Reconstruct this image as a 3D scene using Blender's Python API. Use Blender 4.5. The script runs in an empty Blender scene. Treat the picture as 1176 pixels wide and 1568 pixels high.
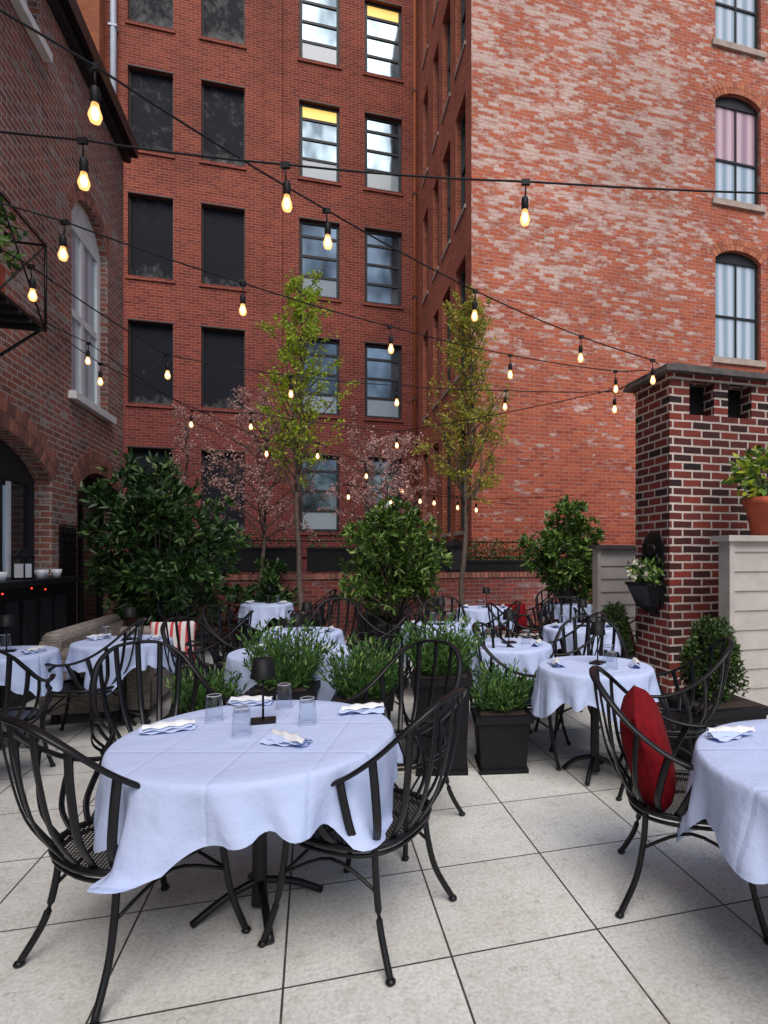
import bpy, math, random
import numpy as np
from mathutils import Vector
R_=random.Random(7)
A=math.radians(15.3); CA,SA=math.cos(A),math.sin(A)
sc=bpy.context.scene
def S(r,w): return (r*CA-w*SA, r*SA+w*CA)

# ---------------------------------------------------------------- materials
def newmat(name):
    m=bpy.data.materials.new(name); m.use_nodes=True
    nt=m.node_tree; b=nt.nodes['Principled BSDF']; return m,nt,b
def N(nt,t,**k):
    n=nt.nodes.new(t)
    for a,v in k.items():
        if a in n.inputs: n.inputs[a].default_value=v
        else: setattr(n,a,v)
    return n
def c4(c): return (c[0],c[1],c[2],1)
def mixc(nt,fac,a,b,mode='MIX'):
    n=nt.nodes.new('ShaderNodeMix'); n.data_type='RGBA'; n.blend_type=mode
    for i,v in ((0,fac),(6,a),(7,b)):
        if isinstance(v,bpy.types.NodeSocket): nt.links.new(v,n.inputs[i])
        else: n.inputs[i].default_value = v if i==0 else c4(v)
    return n.outputs[2]
def mth(nt,op,a,b=0.0,clamp=False):
    n=nt.nodes.new('ShaderNodeMath'); n.operation=op; n.use_clamp=clamp
    for i,v in ((0,a),(1,b)):
        if isinstance(v,bpy.types.NodeSocket): nt.links.new(v,n.inputs[i])
        else: n.inputs[i].default_value=v
    return n.outputs[0]
def ramp(nt,src,p0,p1,c0=(0,0,0),c1=(1,1,1)):
    n=nt.nodes.new('ShaderNodeValToRGB'); e=n.color_ramp.elements
    e[0].position=p0;e[1].position=p1;e[0].color=c4(c0);e[1].color=c4(c1)
    nt.links.new(src,n.inputs[0]); return n.outputs[0]
def noise(nt,vec,scale,detail=4,rough=.6):
    n=nt.nodes.new('ShaderNodeTexNoise'); n.inputs['Scale'].default_value=scale
    n.inputs['Detail'].default_value=detail; n.inputs['Roughness'].default_value=rough
    nt.links.new(vec,n.inputs['Vector']); return n.outputs[0]
def scaled(nt,vec,s,rot=0):
    n=nt.nodes.new('ShaderNodeMapping'); n.inputs['Scale'].default_value=s; n.inputs['Rotation'].default_value=(0,0,rot)
    nt.links.new(vec,n.inputs['Vector']); return n.outputs[0]
def bump(nt,b,h,strength=.3,dist=.01):
    n=nt.nodes.new('ShaderNodeBump'); n.inputs['Strength'].default_value=strength; n.inputs['Distance'].default_value=dist
    nt.links.new(h,n.inputs['Height']); nt.links.new(n.outputs[0],b.inputs['Normal'])
def mat(name,col,rough=.6,metal=0,var=.25,ns=6,bmp=0,spec=.5):
    m,nt,b=newmat(name); tc=N(nt,'ShaderNodeTexCoord')
    f=noise(nt,tc.outputs['Object'],ns,3)
    c=mixc(nt,ramp(nt,f,.3,.7),[x*(1-var) for x in col],[min(1,x*(1+var)) for x in col])
    nt.links.new(c,b.inputs['Base Color']); b.inputs['Roughness'].default_value=rough; b.inputs['Metallic'].default_value=metal
    b.inputs['Specular IOR Level'].default_value=spec
    if bmp: bump(nt,b,noise(nt,tc.outputs['Object'],ns*6),bmp)
    return m
def islandmat(name,ca,cb):
    m,nt,b=newmat(name); g=N(nt,'ShaderNodeNewGeometry'); ob=N(nt,'ShaderNodeTexCoord').outputs['Object']
    c=mixc(nt,1.,ramp(nt,g.outputs['Random Per Island'],0,1,ca,cb),ramp(nt,noise(nt,ob,25,3,.7),.3,.7,(.6,.6,.6),(1.2,1.2,1.2)),'MULTIPLY')
    nt.links.new(c,b.inputs['Base Color']); b.inputs['Roughness'].default_value=.85; return m
def brick_mat(name,c1,c2,mort,white=0.0,wcol=(.55,.42,.38),dark=.5,bw=.215,rh=.075,ms=.006,wz=None,low_tint=None):
    m,nt,b=newmat(name); uv=N(nt,'ShaderNodeTexCoord').outputs['UV']
    wob=N(nt,'ShaderNodeVectorMath',operation='MULTIPLY_ADD')
    nn=nt.nodes.new('ShaderNodeTexNoise'); nn.inputs['Scale'].default_value=7; nn.inputs['Detail'].default_value=1
    nt.links.new(uv,nn.inputs['Vector']); nt.links.new(nn.outputs['Color'],wob.inputs[0])
    wob.inputs[1].default_value=(.012,.010,0); nt.links.new(uv,wob.inputs[2]); uvw=wob.outputs[0]
    def bt(a,bb,mo,smooth=.3):
        n=N(nt,'ShaderNodeTexBrick'); n.inputs['Scale'].default_value=1
        n.inputs['Brick Width'].default_value=bw; n.inputs['Row Height'].default_value=rh
        n.inputs['Mortar Size'].default_value=ms; n.inputs['Mortar Smooth'].default_value=smooth
        n.inputs['Color1'].default_value=c4(a);n.inputs['Color2'].default_value=c4(bb);n.inputs['Mortar'].default_value=c4(mo)
        nt.links.new(uvw,n.inputs['Vector']); return n
    base=bt(c1,c2,mort); rnd=bt((0,0,0),(1,1,1),(.5,.5,.5))
    big=noise(nt,uv,.35,5,.65); fine=noise(nt,uv,25,3,.7)
    sx=N(nt,'ShaderNodeSeparateXYZ'); nt.links.new(uv,sx.inputs[0])
    col=base.outputs[0]
    if white>0:
        pn=noise(nt,scaled(nt,uv,(.75,1.5,1),-.55),.85,6,.6)
        small=noise(nt,scaled(nt,uv,(.9,2.4,1),-.25),3.6,4,.75)
        s=mth(nt,'ADD',mth(nt,'MULTIPLY',mth(nt,'SUBTRACT',rnd.outputs[0],.5),.70),
              mth(nt,'ADD',mth(nt,'MULTIPLY',mth(nt,'SUBTRACT',pn,.5),1.7),mth(nt,'MULTIPLY',mth(nt,'SUBTRACT',small,.5),2.4)))
        s=mth(nt,'ADD',s,.46-(1-white)*.3)
        if wz:
            mr=N(nt,'ShaderNodeMapRange'); nt.links.new(sx.outputs[1],mr.inputs[0])
            mr.inputs[1].default_value=wz[0];mr.inputs[2].default_value=wz[1];mr.inputs[3].default_value=-.30;mr.inputs[4].default_value=.16
            s=mth(nt,'ADD',s,mr.outputs[0])
            mr=N(nt,'ShaderNodeMapRange'); nt.links.new(sx.outputs[0],mr.inputs[0])
            mr.inputs[1].default_value=7.6;mr.inputs[2].default_value=8.6;mr.inputs[3].default_value=0;mr.inputs[4].default_value=-.30
            s=mth(nt,'ADD',s,mr.outputs[0])
        f=ramp(nt,s,.45,.88)
        f2=mth(nt,'MULTIPLY',f,mth(nt,'SUBTRACT',1.0,mth(nt,'MULTIPLY',base.outputs['Fac'],.6)))
        col=mixc(nt,mth(nt,'MULTIPLY',f2,.88),col,wcol)
    col=mixc(nt,1.0,col,ramp(nt,big,.3,.72,(dark,dark,dark),(1.15,1.12,1.1)),'MULTIPLY')
    col=mixc(nt,.6,col,ramp(nt,fine,.25,.75,(.6,.6,.6),(1.25,1.25,1.25)),'MULTIPLY')
    if low_tint:  # multiplies the brick by a tint that fades out with height
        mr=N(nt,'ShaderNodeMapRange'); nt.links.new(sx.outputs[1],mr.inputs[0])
        mr.inputs[1].default_value=0;mr.inputs[2].default_value=low_tint[1];mr.inputs[3].default_value=1;mr.inputs[4].default_value=0
        col=mixc(nt,mr.outputs[0],col,mixc(nt,1.0,col,low_tint[0],'MULTIPLY'))
    nt.links.new(col,b.inputs['Base Color']); b.inputs['Roughness'].default_value=.85; b.inputs['Specular IOR Level'].default_value=.3
    h=mth(nt,'ADD',mth(nt,'MULTIPLY',base.outputs['Fac'],-1.0),mth(nt,'MULTIPLY',fine,.4))
    bump(nt,b,h,.7,.008); return m
def leafmat(name,ca,cb,cc=None,rough=.45,tr=.3):
    m,nt,b=newmat(name); g=N(nt,'ShaderNodeNewGeometry')
    n=nt.nodes.new('ShaderNodeValToRGB'); e=n.color_ramp.elements
    e[0].color=c4(ca);e[1].color=c4(cb)
    if cc: x=e.new(.85); x.color=c4(cb); e[2].color=c4(cc)
    nt.links.new(g.outputs['Random Per Island'],n.inputs[0]); nt.links.new(n.outputs[0],b.inputs['Base Color'])
    b.inputs['Roughness'].default_value=rough; b.inputs['Specular IOR Level'].default_value=.4
    if tr>0:
        t=N(nt,'ShaderNodeBsdfTranslucent'); nt.links.new(n.outputs[0],t.inputs[0])
        mx=N(nt,'ShaderNodeMixShader'); mx.inputs[0].default_value=tr
        nt.links.new(b.outputs[0],mx.inputs[1]);nt.links.new(t.outputs[0],mx.inputs[2])
        nt.links.new(mx.outputs[0],nt.nodes['Material Output'].inputs[0])
    return m
def emis(name,col,st):
    m,nt,b=newmat(name); b.inputs['Base Color'].default_value=c4(col)
    b.inputs['Emission Color'].default_value=c4(col); b.inputs['Emission Strength'].default_value=st; return m

M={}
M['brick_dark']=brick_mat('dark_red_brick',(.34,.075,.044),(.20,.042,.032),(.48,.24,.18),dark=.66,low_tint=((.44,.35,.58),10))  # purple-dark tint paints the dimmer daylight low on this facade into the brick
M['brick_orange']=brick_mat('orange_brick',(.50,.15,.06),(.40,.11,.05),(.35,.2,.15))
M['brick_right']=brick_mat('weathered_red_brick',(.56,.145,.072),(.33,.065,.040),(.50,.32,.26),white=1.0,wcol=(.72,.55,.49),dark=.72,wz=(3.2,8.5),low_tint=((.64,.48,.48),5))  # tint makes this brick darker towards the bottom
M['brick_side']=brick_mat('side_red_brick',(.54,.14,.07),(.36,.085,.045),(.52,.30,.23),dark=.75)
M['brick_left']=brick_mat('old_brown_brick',(.42,.15,.105),(.17,.08,.072),(.50,.42,.38),white=.60,wcol=(.44,.37,.34),dark=.5,ms=.009)
M['brick_low']=brick_mat('low_wall_brick',(.34,.075,.055),(.14,.045,.045),(.34,.24,.22),dark=.55,white=.4,wcol=(.36,.26,.26))
M['brick_chim']=brick_mat('chimney_brick',(.28,.050,.034),(.018,.014,.018),(.64,.55,.50),dark=.5,ms=.011,rh=.08)
M['vous']=islandmat('arch_brick',(.36,.10,.05),(.62,.22,.11))
M['vousl']=islandmat('arch_brick_brown',(.15,.065,.055),(.42,.16,.11))
M['stone']=mat('sandstone_sill',(.42,.33,.28),.85,bmp=.3)
M['white']=mat('white_painted_wood',(.72,.73,.73),.5,var=.12)
M['frame']=mat('dark_window_frame',(.022,.021,.025),.5,spec=.3)
M['greenframe']=mat('green_grey_frame',(.05,.065,.06),.5)
M['black']=mat('black_metal',(.006,.006,.008),.38,0,var=.3,ns=30,spec=.35)
M['blackmatte']=mat('black_resin',(.007,.007,.009),.55,spec=.25)
M['slate']=mat('slate_cap',(.065,.052,.05),.8,var=.5,ns=9,bmp=.6)
M['siding']=mat('beige_siding',(.42,.38,.35),.6,var=.10)
M['terracotta']=mat('terracotta',(.44,.09,.045),.8)
M['pipe']=mat('pale_downspout',(.55,.62,.72),.5,var=.1)
M['soil']=mat('soil',(.03,.02,.015),.9)
M['ceramic']=mat('white_ceramic',(.75,.76,.78),.25,var=.03)
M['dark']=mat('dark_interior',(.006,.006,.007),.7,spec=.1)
M['bark']=mat('bark',(.11,.08,.065),.85,var=.4,ns=20,bmp=.4)
M['red']=mat('red_fabric',(.17,.003,.007),.9,var=.3,ns=30,bmp=.3,spec=.2)
M['bulbcore']=emis('bulb_filament',(1,.68,.32),28)
M['redled']=emis('red_led',(1,.05,.03),2)
M['litceiling']=emis('lit_ceiling',(1,.66,.16),.75)
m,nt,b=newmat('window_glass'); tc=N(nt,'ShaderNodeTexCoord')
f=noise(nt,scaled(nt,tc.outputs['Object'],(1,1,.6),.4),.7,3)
nt.links.new(ramp(nt,f,.38,.66,(.04,.06,.08),(.32,.42,.50)),b.inputs['Base Color']); b.inputs['Metallic'].default_value=.7; b.inputs['Roughness'].default_value=.05  # cloudy blue noise paints patchy sky reflections into the pane colour
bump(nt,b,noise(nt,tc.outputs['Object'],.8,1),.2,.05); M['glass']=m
m,nt,b=newmat('lower_blind_behind_glass'); b.inputs['Base Color'].default_value=(.26,.32,.37,1); b.inputs['Roughness'].default_value=.2; b.inputs['Coat Weight'].default_value=.5; M['blind']=m
m,nt,b=newmat('dark_glass'); b.inputs['Base Color'].default_value=(.015,.02,.024,1); b.inputs['Roughness'].default_value=.08; M['dglass']=m
def curtain(name,c0,c1):
    m,nt,b=newmat(name); uv=N(nt,'ShaderNodeTexCoord').outputs['UV']
    w=N(nt,'ShaderNodeTexWave'); w.inputs['Scale'].default_value=1.3; w.inputs['Distortion'].default_value=4
    w.inputs['Detail Scale'].default_value=.6
    nt.links.new(scaled(nt,uv,(1,.08,1)),w.inputs[0])
    nt.links.new(ramp(nt,w.outputs[1],.1,.9,c0,c1),b.inputs['Base Color']); b.inputs['Roughness'].default_value=.5; b.inputs['Coat Weight'].default_value=1.0
    b.inputs['Coat Roughness'].default_value=.04; return m
M['curtain']=curtain('curtain_behind_glass',(.26,.37,.46),(.58,.66,.76))
M['curtainp']=curtain('pink_curtain_behind_glass',(.36,.22,.28),(.66,.46,.50))
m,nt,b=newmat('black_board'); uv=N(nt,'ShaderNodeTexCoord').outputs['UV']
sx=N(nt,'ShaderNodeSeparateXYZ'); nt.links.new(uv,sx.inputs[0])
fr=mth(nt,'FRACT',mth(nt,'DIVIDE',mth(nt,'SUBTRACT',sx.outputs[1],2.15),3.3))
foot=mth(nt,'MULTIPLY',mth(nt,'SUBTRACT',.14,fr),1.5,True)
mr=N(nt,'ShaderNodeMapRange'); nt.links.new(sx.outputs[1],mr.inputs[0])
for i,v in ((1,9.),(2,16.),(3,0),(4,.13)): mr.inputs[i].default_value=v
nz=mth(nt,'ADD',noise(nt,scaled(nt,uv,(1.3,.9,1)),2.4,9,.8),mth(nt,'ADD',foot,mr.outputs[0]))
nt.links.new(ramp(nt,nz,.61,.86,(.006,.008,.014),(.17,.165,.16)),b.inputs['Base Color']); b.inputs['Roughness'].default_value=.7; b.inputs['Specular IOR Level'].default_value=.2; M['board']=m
m,nt,b=newmat('clear_glass'); lw=N(nt,'ShaderNodeLayerWeight'); lw.inputs[0].default_value=.5
fac=mth(nt,'ADD',mth(nt,'MULTIPLY',mth(nt,'POWER',lw.outputs['Facing'],2.5),.75),.07)
t=N(nt,'ShaderNodeBsdfTransparent'); g=N(nt,'ShaderNodeBsdfGlossy'); g.inputs['Roughness'].default_value=.10
t.inputs[0].default_value=(.90,.93,.96,1)
mx=N(nt,'ShaderNodeMixShader'); nt.links.new(fac,mx.inputs[0]);nt.links.new(t.outputs[0],mx.inputs[1]);nt.links.new(g.outputs[0],mx.inputs[2])
nt.links.new(mx.outputs[0],nt.nodes['Material Output'].inputs[0]); M['clear']=m
m,nt,b=newmat('bulb_glass'); t=N(nt,'ShaderNodeBsdfTransparent'); g=N(nt,'ShaderNodeEmission'); g.inputs[0].default_value=(1,.50,.17,1); g.inputs[1].default_value=2.4
mx=N(nt,'ShaderNodeMixShader'); mx.inputs[0].default_value=.5; nt.links.new(t.outputs[0],mx.inputs[1]);nt.links.new(g.outputs[0],mx.inputs[2])
nt.links.new(mx.outputs[0],nt.nodes['Material Output'].inputs[0]); M['bulb']=m
m,nt,b=newmat('expanded_metal_mesh'); b.inputs['Base Color'].default_value=(.007,.007,.009,1); b.inputs['Roughness'].default_value=.4; b.inputs['Specular IOR Level'].default_value=.35
tc=N(nt,'ShaderNodeTexCoord'); mp=N(nt,'ShaderNodeMapping'); mp.inputs['Rotation'].default_value=(0,0,math.radians(45)); mp.inputs['Scale'].default_value=(1,1,0)
nt.links.new(tc.outputs['Object'],mp.inputs[0])
br=N(nt,'ShaderNodeTexBrick'); br.offset=0
for k,v in (('Scale',1),('Brick Width',.013),('Row Height',.013),('Mortar Size',.0039),('Mortar Smooth',0)): br.inputs[k].default_value=v
nt.links.new(mp.outputs[0],br.inputs[0]); t=N(nt,'ShaderNodeBsdfTransparent'); mx=N(nt,'ShaderNodeMixShader')
nt.links.new(br.outputs['Fac'],mx.inputs[0]);nt.links.new(t.outputs[0],mx.inputs[1]);nt.links.new(b.outputs[0],mx.inputs[2])
nt.links.new(mx.outputs[0],nt.nodes['Material Output'].inputs[0]); M['mesh']=m
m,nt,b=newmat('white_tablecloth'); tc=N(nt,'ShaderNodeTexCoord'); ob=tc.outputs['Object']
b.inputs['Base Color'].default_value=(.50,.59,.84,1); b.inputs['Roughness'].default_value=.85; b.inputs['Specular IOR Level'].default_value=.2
sx=N(nt,'ShaderNodeSeparateXYZ'); nt.links.new(ob,sx.inputs[0])
cr1=mth(nt,'ABSOLUTE',mth(nt,'SUBTRACT',mth(nt,'FRACT',mth(nt,'MULTIPLY',mth(nt,'ADD',sx.outputs[0],.13),3.2)),.5))
cr2=mth(nt,'ABSOLUTE',mth(nt,'SUBTRACT',mth(nt,'FRACT',mth(nt,'MULTIPLY',mth(nt,'ADD',sx.outputs[1],.05),2.6)),.5))
h=mth(nt,'ADD',mth(nt,'MINIMUM',mth(nt,'MULTIPLY',cr1,25.),1.),mth(nt,'MINIMUM',mth(nt,'MULTIPLY',cr2,25.),1.))
h=mth(nt,'ADD',mth(nt,'MULTIPLY',h,.5),mth(nt,'MULTIPLY',noise(nt,ob,7,5,.55),2.6))
bump(nt,b,h,.5,.012); M['cloth']=m
m,nt,b=newmat('woven_wicker'); uv=N(nt,'ShaderNodeTexCoord').outputs['UV']
br=N(nt,'ShaderNodeTexBrick')
for k,v in (('Scale',1),('Brick Width',.05),('Row Height',.016),('Mortar Size',.002),('Mortar Smooth',1)): br.inputs[k].default_value=v
br.inputs['Color1'].default_value=(.34,.29,.25,1);br.inputs['Color2'].default_value=(.20,.17,.15,1);br.inputs['Mortar'].default_value=(.03,.025,.02,1)
nt.links.new(uv,br.inputs[0]);nt.links.new(br.outputs[0],b.inputs['Base Color']); bump(nt,b,mth(nt,'MULTIPLY',br.outputs['Fac'],-1.),.6,.006); M['wicker']=m
m,nt,b=newmat('striped_fabric'); ob=N(nt,'ShaderNodeTexCoord').outputs['Object']; w=N(nt,'ShaderNodeTexWave'); w.inputs['Scale'].default_value=4.5
nt.links.new(ob,w.inputs[0]); nt.links.new(ramp(nt,w.outputs[1],.30,.38,(.50,.05,.06),(.66,.62,.58)),b.inputs['Base Color']); b.inputs['Roughness'].default_value=.9; M['stripe']=m
m,nt,b=newmat('concrete_pavers'); uv=N(nt,'ShaderNodeTexCoord').outputs['UV']
mp=N(nt,'ShaderNodeMapping'); mp.inputs['Location'].default_value=(-.50+.6*20,-2.09+.61*20,0); nt.links.new(uv,mp.inputs[0])
br=N(nt,'ShaderNodeTexBrick'); br.offset=0
for k,v in (('Scale',1),('Brick Width',.60),('Row Height',.61),('Mortar Size',.0045),('Mortar Smooth',.25)): br.inputs[k].default_value=v
br.inputs['Color1'].default_value=(.78,.785,.76,1);br.inputs['Color2'].default_value=(.66,.665,.64,1);br.inputs['Mortar'].default_value=(.06,.055,.05,1)
nt.links.new(mp.outputs[0],br.inputs[0])
big=noise(nt,uv,1.1,6,.65); sp=noise(nt,uv,60,3,.7); st=noise(nt,uv,14,5,.7)
col=mixc(nt,1.,br.outputs[0],ramp(nt,big,.3,.7,(.74,.72,.68),(1.06,1.06,1.06)),'MULTIPLY')
col=mixc(nt,.8,col,ramp(nt,sp,.3,.6,(.70,.70,.70),(1.10,1.10,1.10)),'MULTIPLY')
col=mixc(nt,mth(nt,'MULTIPLY',ramp(nt,st,.54,.70),.45),col,(.33,.30,.25))
vo=N(nt,'ShaderNodeTexVoronoi'); vo.feature='F1'; vo.inputs['Scale'].default_value=14; nt.links.new(uv,vo.inputs[0])
ring=mth(nt,'MULTIPLY',mth(nt,'LESS_THAN',mth(nt,'ABSOLUTE',mth(nt,'SUBTRACT',vo.outputs[0],.20)),.03),ramp(nt,noise(nt,uv,11,4),.54,.60))
col=mixc(nt,mth(nt,'MULTIPLY',ring,.45),col,(.22,.20,.16))
nt.links.new(col,b.inputs['Base Color']); b.inputs['Roughness'].default_value=.7
bump(nt,b,mth(nt,'ADD',mth(nt,'MULTIPLY',br.outputs['Fac'],-1.5),mth(nt,'MULTIPLY',sp,.35)),.6,.006); M['paver']=m
M['asphalt']=mat('asphalt',(.05,.05,.05),.9)
M['laurel']=leafmat('laurel_leaf',(.008,.030,.008),(.042,.095,.022),(.15,.22,.07),.35,0)
M['laurel2']=leafmat('bright_laurel_leaf',(.016,.05,.007),(.10,.19,.03),(.30,.38,.10),.35,0)
M['lime']=leafmat('young_leaf',(.20,.32,.02),(.50,.60,.05),None,.5,.4)
M['olive']=leafmat('young_olive_leaf',(.24,.26,.025),(.50,.46,.08),None,.5,.4)
M['pink']=leafmat('pink_blossom',(.34,.15,.14),(.78,.52,.48),None,.7,.3)
M['herb']=leafmat('herb_leaf',(.018,.055,.010),(.07,.17,.035),(.18,.29,.07),.55,0)
M['box']=leafmat('boxwood_leaf',(.010,.030,.006),(.05,.095,.016),(.12,.18,.035),.45,0)
M['petal']=leafmat('white_petal',(.7,.7,.5),(.85,.82,.75),(.75,.55,.08),.6,0)

# ---------------------------------------------------------------- mesh builder
class MB:
    def __init__(s): s.v=[];s.f=[];s.m=[];s.sm=[];s.mats=[]
    def mi(s,k):
        if k not in s.mats: s.mats.append(k)
        return s.mats.index(k)
    def add(s,vs,fs,k,smooth=False):
        o=len(s.v); s.v+= [tuple(x) for x in vs]; i=s.mi(k)
        for f in fs: s.f.append(tuple(o+j for j in f)); s.m.append(i); s.sm.append(smooth)
    def hexa(s,p,k): s.add(p,[(0,3,2,1),(4,5,6,7),(0,1,5,4),(1,2,6,5),(2,3,7,6),(3,0,4,7)],k)
    def box(s,x0,x1,y0,y1,z0,z1,k): s.hexa([(x0,y0,z0),(x1,y0,z0),(x1,y1,z0),(x0,y1,z0),(x0,y0,z1),(x1,y0,z1),(x1,y1,z1),(x0,y1,z1)],k)
    def bp(s,P,a0,a1,b0,b1,c0,c1,k): s.hexa([P(a0,b0,c0),P(a1,b0,c0),P(a1,b0,c1),P(a0,b0,c1),P(a0,b1,c0),P(a1,b1,c0),P(a1,b1,c1),P(a0,b1,c1)],k)
    def tube(s,pts,rad,k,n=8,ref=(0,0,1),flat=None,closed=False):
        pts=[Vector(p) for p in pts]; L=len(pts); vs=[];ref=Vector(ref)
        for i,p in enumerate(pts):
            if closed: t=pts[(i+1)%L]-pts[i-1]
            else: t=pts[min(i+1,L-1)]-pts[max(i-1,0)]
            t.normalize(); rf=ref
            if abs(t.dot(rf))>.97: rf=Vector((1,0,0)) if abs(t.x)<.9 else Vector((0,1,0))
            sd=t.cross(rf).normalized(); up=sd.cross(t)
            r=rad[i] if isinstance(rad,(list,tuple)) else rad
            ra,rb=(r,r) if not flat else flat
            for j in range(n):
                a=2*math.pi*j/n; vs.append(p+sd*math.cos(a)*ra+up*math.sin(a)*rb)
        fs=[]
        for i in range(L if closed else L-1):
            i2=(i+1)%L
            for j in range(n):
                j2=(j+1)%n; fs.append((i*n+j,i*n+j2,i2*n+j2,i2*n+j))
        if not closed: fs.append(tuple(range(n-1,-1,-1))); fs.append(tuple((L-1)*n+j for j in range(n)))
        s.add(vs,fs,k,True)
    def lathe(s,prof,c,k,n=20,smooth=True):
        vs=[];fs=[]
        for r,z in prof:
            for j in range(n):
                a=2*math.pi*j/n; vs.append((c[0]+r*math.cos(a),c[1]+r*math.sin(a),c[2]+z))
        for i in range(len(prof)-1):
            for j in range(n):
                j2=(j+1)%n; fs.append((i*n+j,i*n+j2,(i+1)*n+j2,(i+1)*n+j))
        s.add(vs,fs,k,smooth)
    def ell(s,c,r,k,n=10,mth_=6):
        vs=[];fs=[]
        for i in range(mth_+1):
            ph=math.pi*i/mth_-math.pi/2
            for j in range(n):
                a=2*math.pi*j/n
                vs.append((c[0]+r[0]*math.cos(a)*math.cos(ph),c[1]+r[1]*math.sin(a)*math.cos(ph),c[2]+r[2]*math.sin(ph)))
        for i in range(mth_):
            for j in range(n):
                j2=(j+1)%n; fs.append((i*n+j,i*n+j2,(i+1)*n+j2,(i+1)*n+j))
        s.add(vs,fs,k,True)
    def leaves(s,C,D,ln,wd,k,rng):
        n=len(C)
        if n==0: return
        C=np.asarray(C,float);D=np.asarray(D,float);D/=np.linalg.norm(D,axis=1,keepdims=True)+1e-9
        rv=rng.normal(size=(n,3)); sd=np.cross(D,rv); sd/=np.linalg.norm(sd,axis=1,keepdims=True)+1e-9
        nr=np.cross(D,sd)
        l=(ln*rng.uniform(.65,1.25,n))[:,None]; w=(wd*rng.uniform(.7,1.2,n))[:,None]
        droop=nr*l*.12
        V=np.stack([C, C+D*l*.35+sd*w*.5-droop*.3+nr*w*.15, C+D*l*.7+sd*w*.38-droop*.7+nr*w*.1, C+D*l-droop, C+D*l*.7-sd*w*.38-droop*.7+nr*w*.1, C+D*l*.35-sd*w*.5-droop*.3+nr*w*.15],1).reshape(-1,3)
        o=len(s.v); s.v+= V.tolist(); i=s.mi(k)
        for q in range(n):
            b=o+q*6; s.f.append((b,b+1,b+2,b+3)); s.f.append((b,b+3,b+4,b+5))
        s.m+=[i]*(2*n); s.sm+=[False]*(2*n)
    def mesh(s,name,uv=False):
        me=bpy.data.meshes.new(name); me.from_pydata(s.v,[],s.f)
        for k in s.mats: me.materials.append(M[k])
        me.polygons.foreach_set('material_index',s.m); me.polygons.foreach_set('use_smooth',s.sm)
        if uv:
            u=me.uv_layers.new(name='UVMap')
            for p in me.polygons:
                n=p.normal; ax,ay,az=abs(n.x),abs(n.y),abs(n.z)
                for li in p.loop_indices:
                    co=me.vertices[me.loops[li].vertex_index].co
                    u.data[li].uv=(co.x,co.y) if az>ax and az>ay else ((co.y,co.z) if ax>ay else (co.x,co.z))
        me.update(); return me
    def obj(s,name,uv=False,site=False,loc=(0,0,0),rz=0,parent=None):
        return place(name,s.mesh(name,uv),loc,A if site else rz,parent)
def place(name,me,loc=(0,0,0),rz=0,parent=None):
    o=bpy.data.objects.new(name,me); sc.collection.objects.link(o); o.location=loc; o.rotation_euler=(0,0,rz)
    if parent: o.parent=parent
    return o
def cr(pts,n=6):
    P=[Vector(p) for p in pts]; out=[]
    L=len(P)
    for i in range(L-1):
        p0,p1,p2,p3=P[max(i-1,0)],P[i],P[i+1],P[min(i+2,L-1)]
        for j in range(n):
            t=j/n; out.append(.5*((2*p1)+(p2-p0)*t+(2*p0-5*p1+4*p2-p3)*t*t+(3*p1-p0-3*p2+p3)*t**3))
    out.append(P[-1]); return out

# ---------------------------------------------------------------- walls with openings
def arc(o,n=14):
    a0,a1,b0,b1,rise=o; out=[]
    for i in range(n+1):
        t=-1+2*i/n; out.append((a0+(a1-a0)*(t+1)/2, b1-rise+rise*(math.sqrt(max(0,1-(t*.92)**2))-math.sqrt(1-.92**2))/(1-math.sqrt(1-.92**2))))
    return out
def wall(mb,P,a0,a1,b0,b1,ops,k,rev=.18,revk=None):
    As=sorted({a0,a1}|{o[0] for o in ops}|{o[1] for o in ops}); Bs=sorted({b0,b1}|{o[2] for o in ops}|{o[3] for o in ops})
    for i in range(len(As)-1):
        for j in range(len(Bs)-1):
            ca,cb=(As[i]+As[i+1])/2,(Bs[j]+Bs[j+1])/2
            if any(o[0]<ca<o[1] and o[2]<cb<o[3] for o in ops): continue
            mb.add([P(As[i],Bs[j],0),P(As[i+1],Bs[j],0),P(As[i+1],Bs[j+1],0),P(As[i],Bs[j+1],0)],[(0,1,2,3)],k)
    rk=revk or k
    for o in ops:
        x0,x1,z0,z1,rise=o; zs=z1-rise
        mb.add([P(x0,z0,0),P(x0,z0,rev),P(x0,zs,rev),P(x0,zs,0)],[(0,1,2,3)],rk)
        mb.add([P(x1,z0,0),P(x1,z0,rev),P(x1,zs,rev),P(x1,zs,0)],[(0,1,2,3)],rk)
        mb.add([P(x0,z0,0),P(x1,z0,0),P(x1,z0,rev),P(x0,z0,rev)],[(0,1,2,3)],rk)
        if rise<=0: mb.add([P(x0,z1,0),P(x1,z1,0),P(x1,z1,rev),P(x0,z1,rev)],[(0,1,2,3)],rk)
        else:
            ar=arc(o)
            for i in range(len(ar)-1):
                (p,q),(p2,q2)=ar[i],ar[i+1]
                if z1-min(q,q2)>1e-4: mb.add([P(p,q,0),P(p2,q2,0),P(p2,z1,0),P(p,z1,0)],[(0,1,2,3)],k)
                mb.add([P(p,q,0),P(p2,q2,0),P(p2,q2,rev),P(p,q,rev)],[(0,1,2,3)],rk)
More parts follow.
